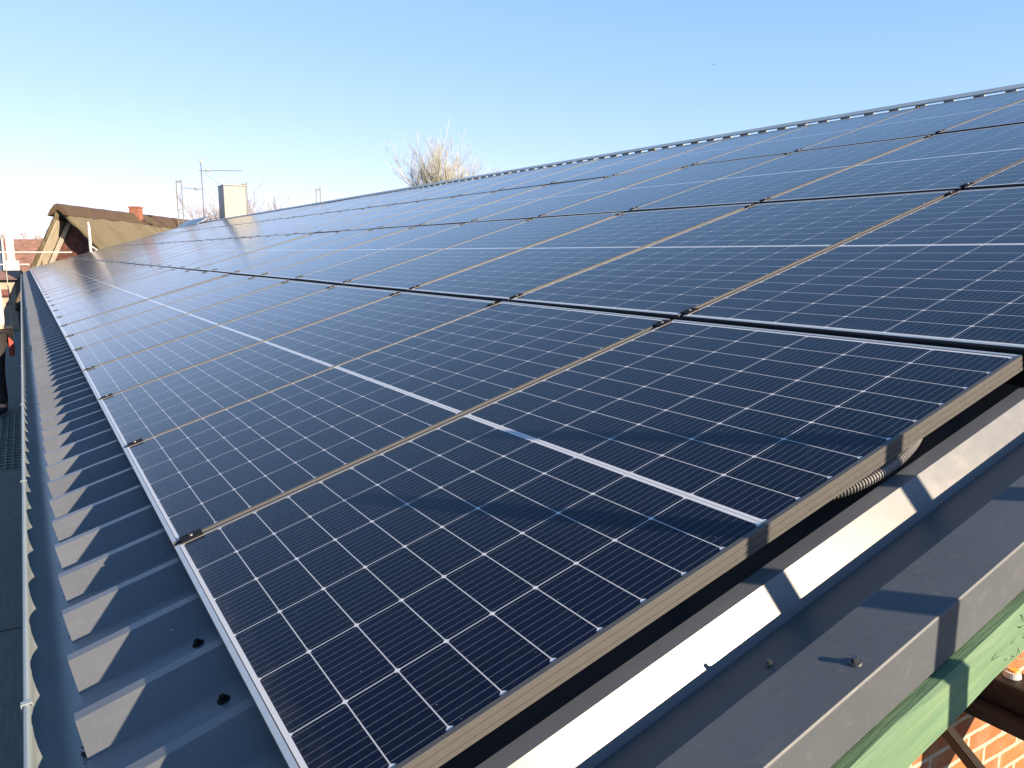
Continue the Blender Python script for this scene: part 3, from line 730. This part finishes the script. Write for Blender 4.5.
# ------------------------------------------------------------------ bare trees
def bare_tree(name, loc, H, spread, seed, lab, cat='tree', trunk_h=.28, tw='twig', n0=9, levels=4, thick=.16, group=None, minr=.014):
    rr = random.Random(seed); t_ = thing(name, lab, cat, loc, (0, 0, 0), group)
    tb, cb = bmesh.new(), bmesh.new()
    def branch(p, d, L_, r_, lev):
        pts = [p]; n = 4; dd = d.copy()
        for i in range(n):
            dd = (dd + Vector((rr.gauss(0, .10), rr.gauss(0, .10), .07+rr.gauss(0, .05)))).normalized()
            pts.append(pts[-1] + dd*L_/n)
        radii = [max(minr*.7, r_*(1-.62*i/n)) for i in range(n+1)]
        tube(tb if lev <= 1 else cb, pts, radii, 6 if lev <= 1 else 3, lev <= 1)
        if lev >= levels: return
        k = rr.randint(4, 6) if lev < levels-1 else rr.randint(5, 8)
        for i in range(k):
            f_ = .25+.75*(i+rr.random())/k; j = min(n-1, int(f_*n)); q = pts[j].lerp(pts[j+1], f_*n-j)
            ax = Vector((rr.gauss(0, 1), rr.gauss(0, 1), rr.gauss(0, .5))).normalized()
            nd = (dd + ax*rr.uniform(.35, .75)).normalized(); nd.z = abs(nd.z)*.9+.08
            branch(q, nd.normalized(), L_*rr.uniform(.42, .62), max(minr, radii[j]*.55), lev+1)
    th_ = H*trunk_h
    tube(tb, [(0, 0, 0), (.05, 0, th_*.5), (0, .05, th_)], [thick*1.5, thick*1.1, thick], 10)
    for i in range(n0):
        a = i*6.283/n0+rr.uniform(-.3, .3); s_ = spread*rr.uniform(.25, 1)
        branch(Vector((0, 0, th_*rr.uniform(.75, 1))), Vector((math.cos(a)*s_, math.sin(a)*s_, 1)).normalized(), (H-th_)*rr.uniform(.62, .82), thick*.55, 1)
    obj('trunk', tb, M['bark'], t_, recalc=False); obj('crown', cb, M[tw], t_, recalc=False)
    return t_
bare_tree('bare_tree', (30.9, 60.5, 0), 13.0, 1.0, 22, 'large bare leafless tree with pale yellowish twigs behind the ridge', trunk_h=.50, thick=.22, n0=24, minr=.0085)
for i, (x, y, h_, lab) in enumerate(((14.2, 68, 8.0, 'leafless thicket shrub beside the tall ladder, left in the clump'), (16.6, 69, 8.1, 'leafless thicket shrub directly behind the aerial mast'), (18.6, 70, 8.2, 'leafless thicket shrub left of the grey chimney casing'))):
    bare_tree('bare_shrub', (x, y, 0), h_-.6, .75, 40+i, lab, 'shrub', .12, 'twig2', 8, 4, .1, 'bare shrubs behind the ridge', .012)
for i, (x, y, h_, lab) in enumerate(((-9.5, 98, 6.6, 'bare hazy tree behind the slate roof at the left edge'), (-4.0, 100, 6.9, 'bare tree behind the white chimney'), (1.5, 99, 6.8, 'bare tree over the middle of the red tiled roof'), (6.8, 101, 6.4, 'bare tree at the red roof end beside the thatched gable'))):
    bare_tree('bare_tree', (x, y, 0), h_-.8, .9, 60+i, lab, 'tree', .2, 'twig2', 8, 4, .14, 'bare trees behind the red roof', .02)

# ------------------------------------------------------------------ a bird high in the sky
t_ = thing('bird', 'tiny dark bird flying high in the blue sky', 'bird', (0, 0, 0))
d_ = (fwd*787.3 + right*(713.2-512) + down*(64.5-384)).normalized()
t_.location = camo.location + d_*110; t_.rotation_euler = (0, 0, R(20))
bm = bmesh.new(); tube(bm, [(-.17, 0, 0), (-.10, 0, .005), (0, 0, .01), (.08, 0, .012), (.12, 0, .02), (.15, 0, .015)], [.012, .03, .042, .03, .022, .004], 10); obj('body', bm, M['bird'], t_, smooth=True)
for sy in (-1, 1):
    bm = bmesh.new(); top_ = [(.06, sy*.03, .02), (.07, sy*.16, .07), (.0, sy*.34, .05), (-.04, sy*.17, .06), (-.06, sy*.03, .015)]
    va = [bm.verts.new(p) for p in top_]; vb = [bm.verts.new((p[0], p[1], p[2]-.008)) for p in top_]
    bm.faces.new(va); bm.faces.new(vb[::-1])
    for i in range(5): bm.faces.new((va[i], va[(i+1) % 5], vb[(i+1) % 5], vb[i]))
    obj('wing', bm, M['bird'], t_)
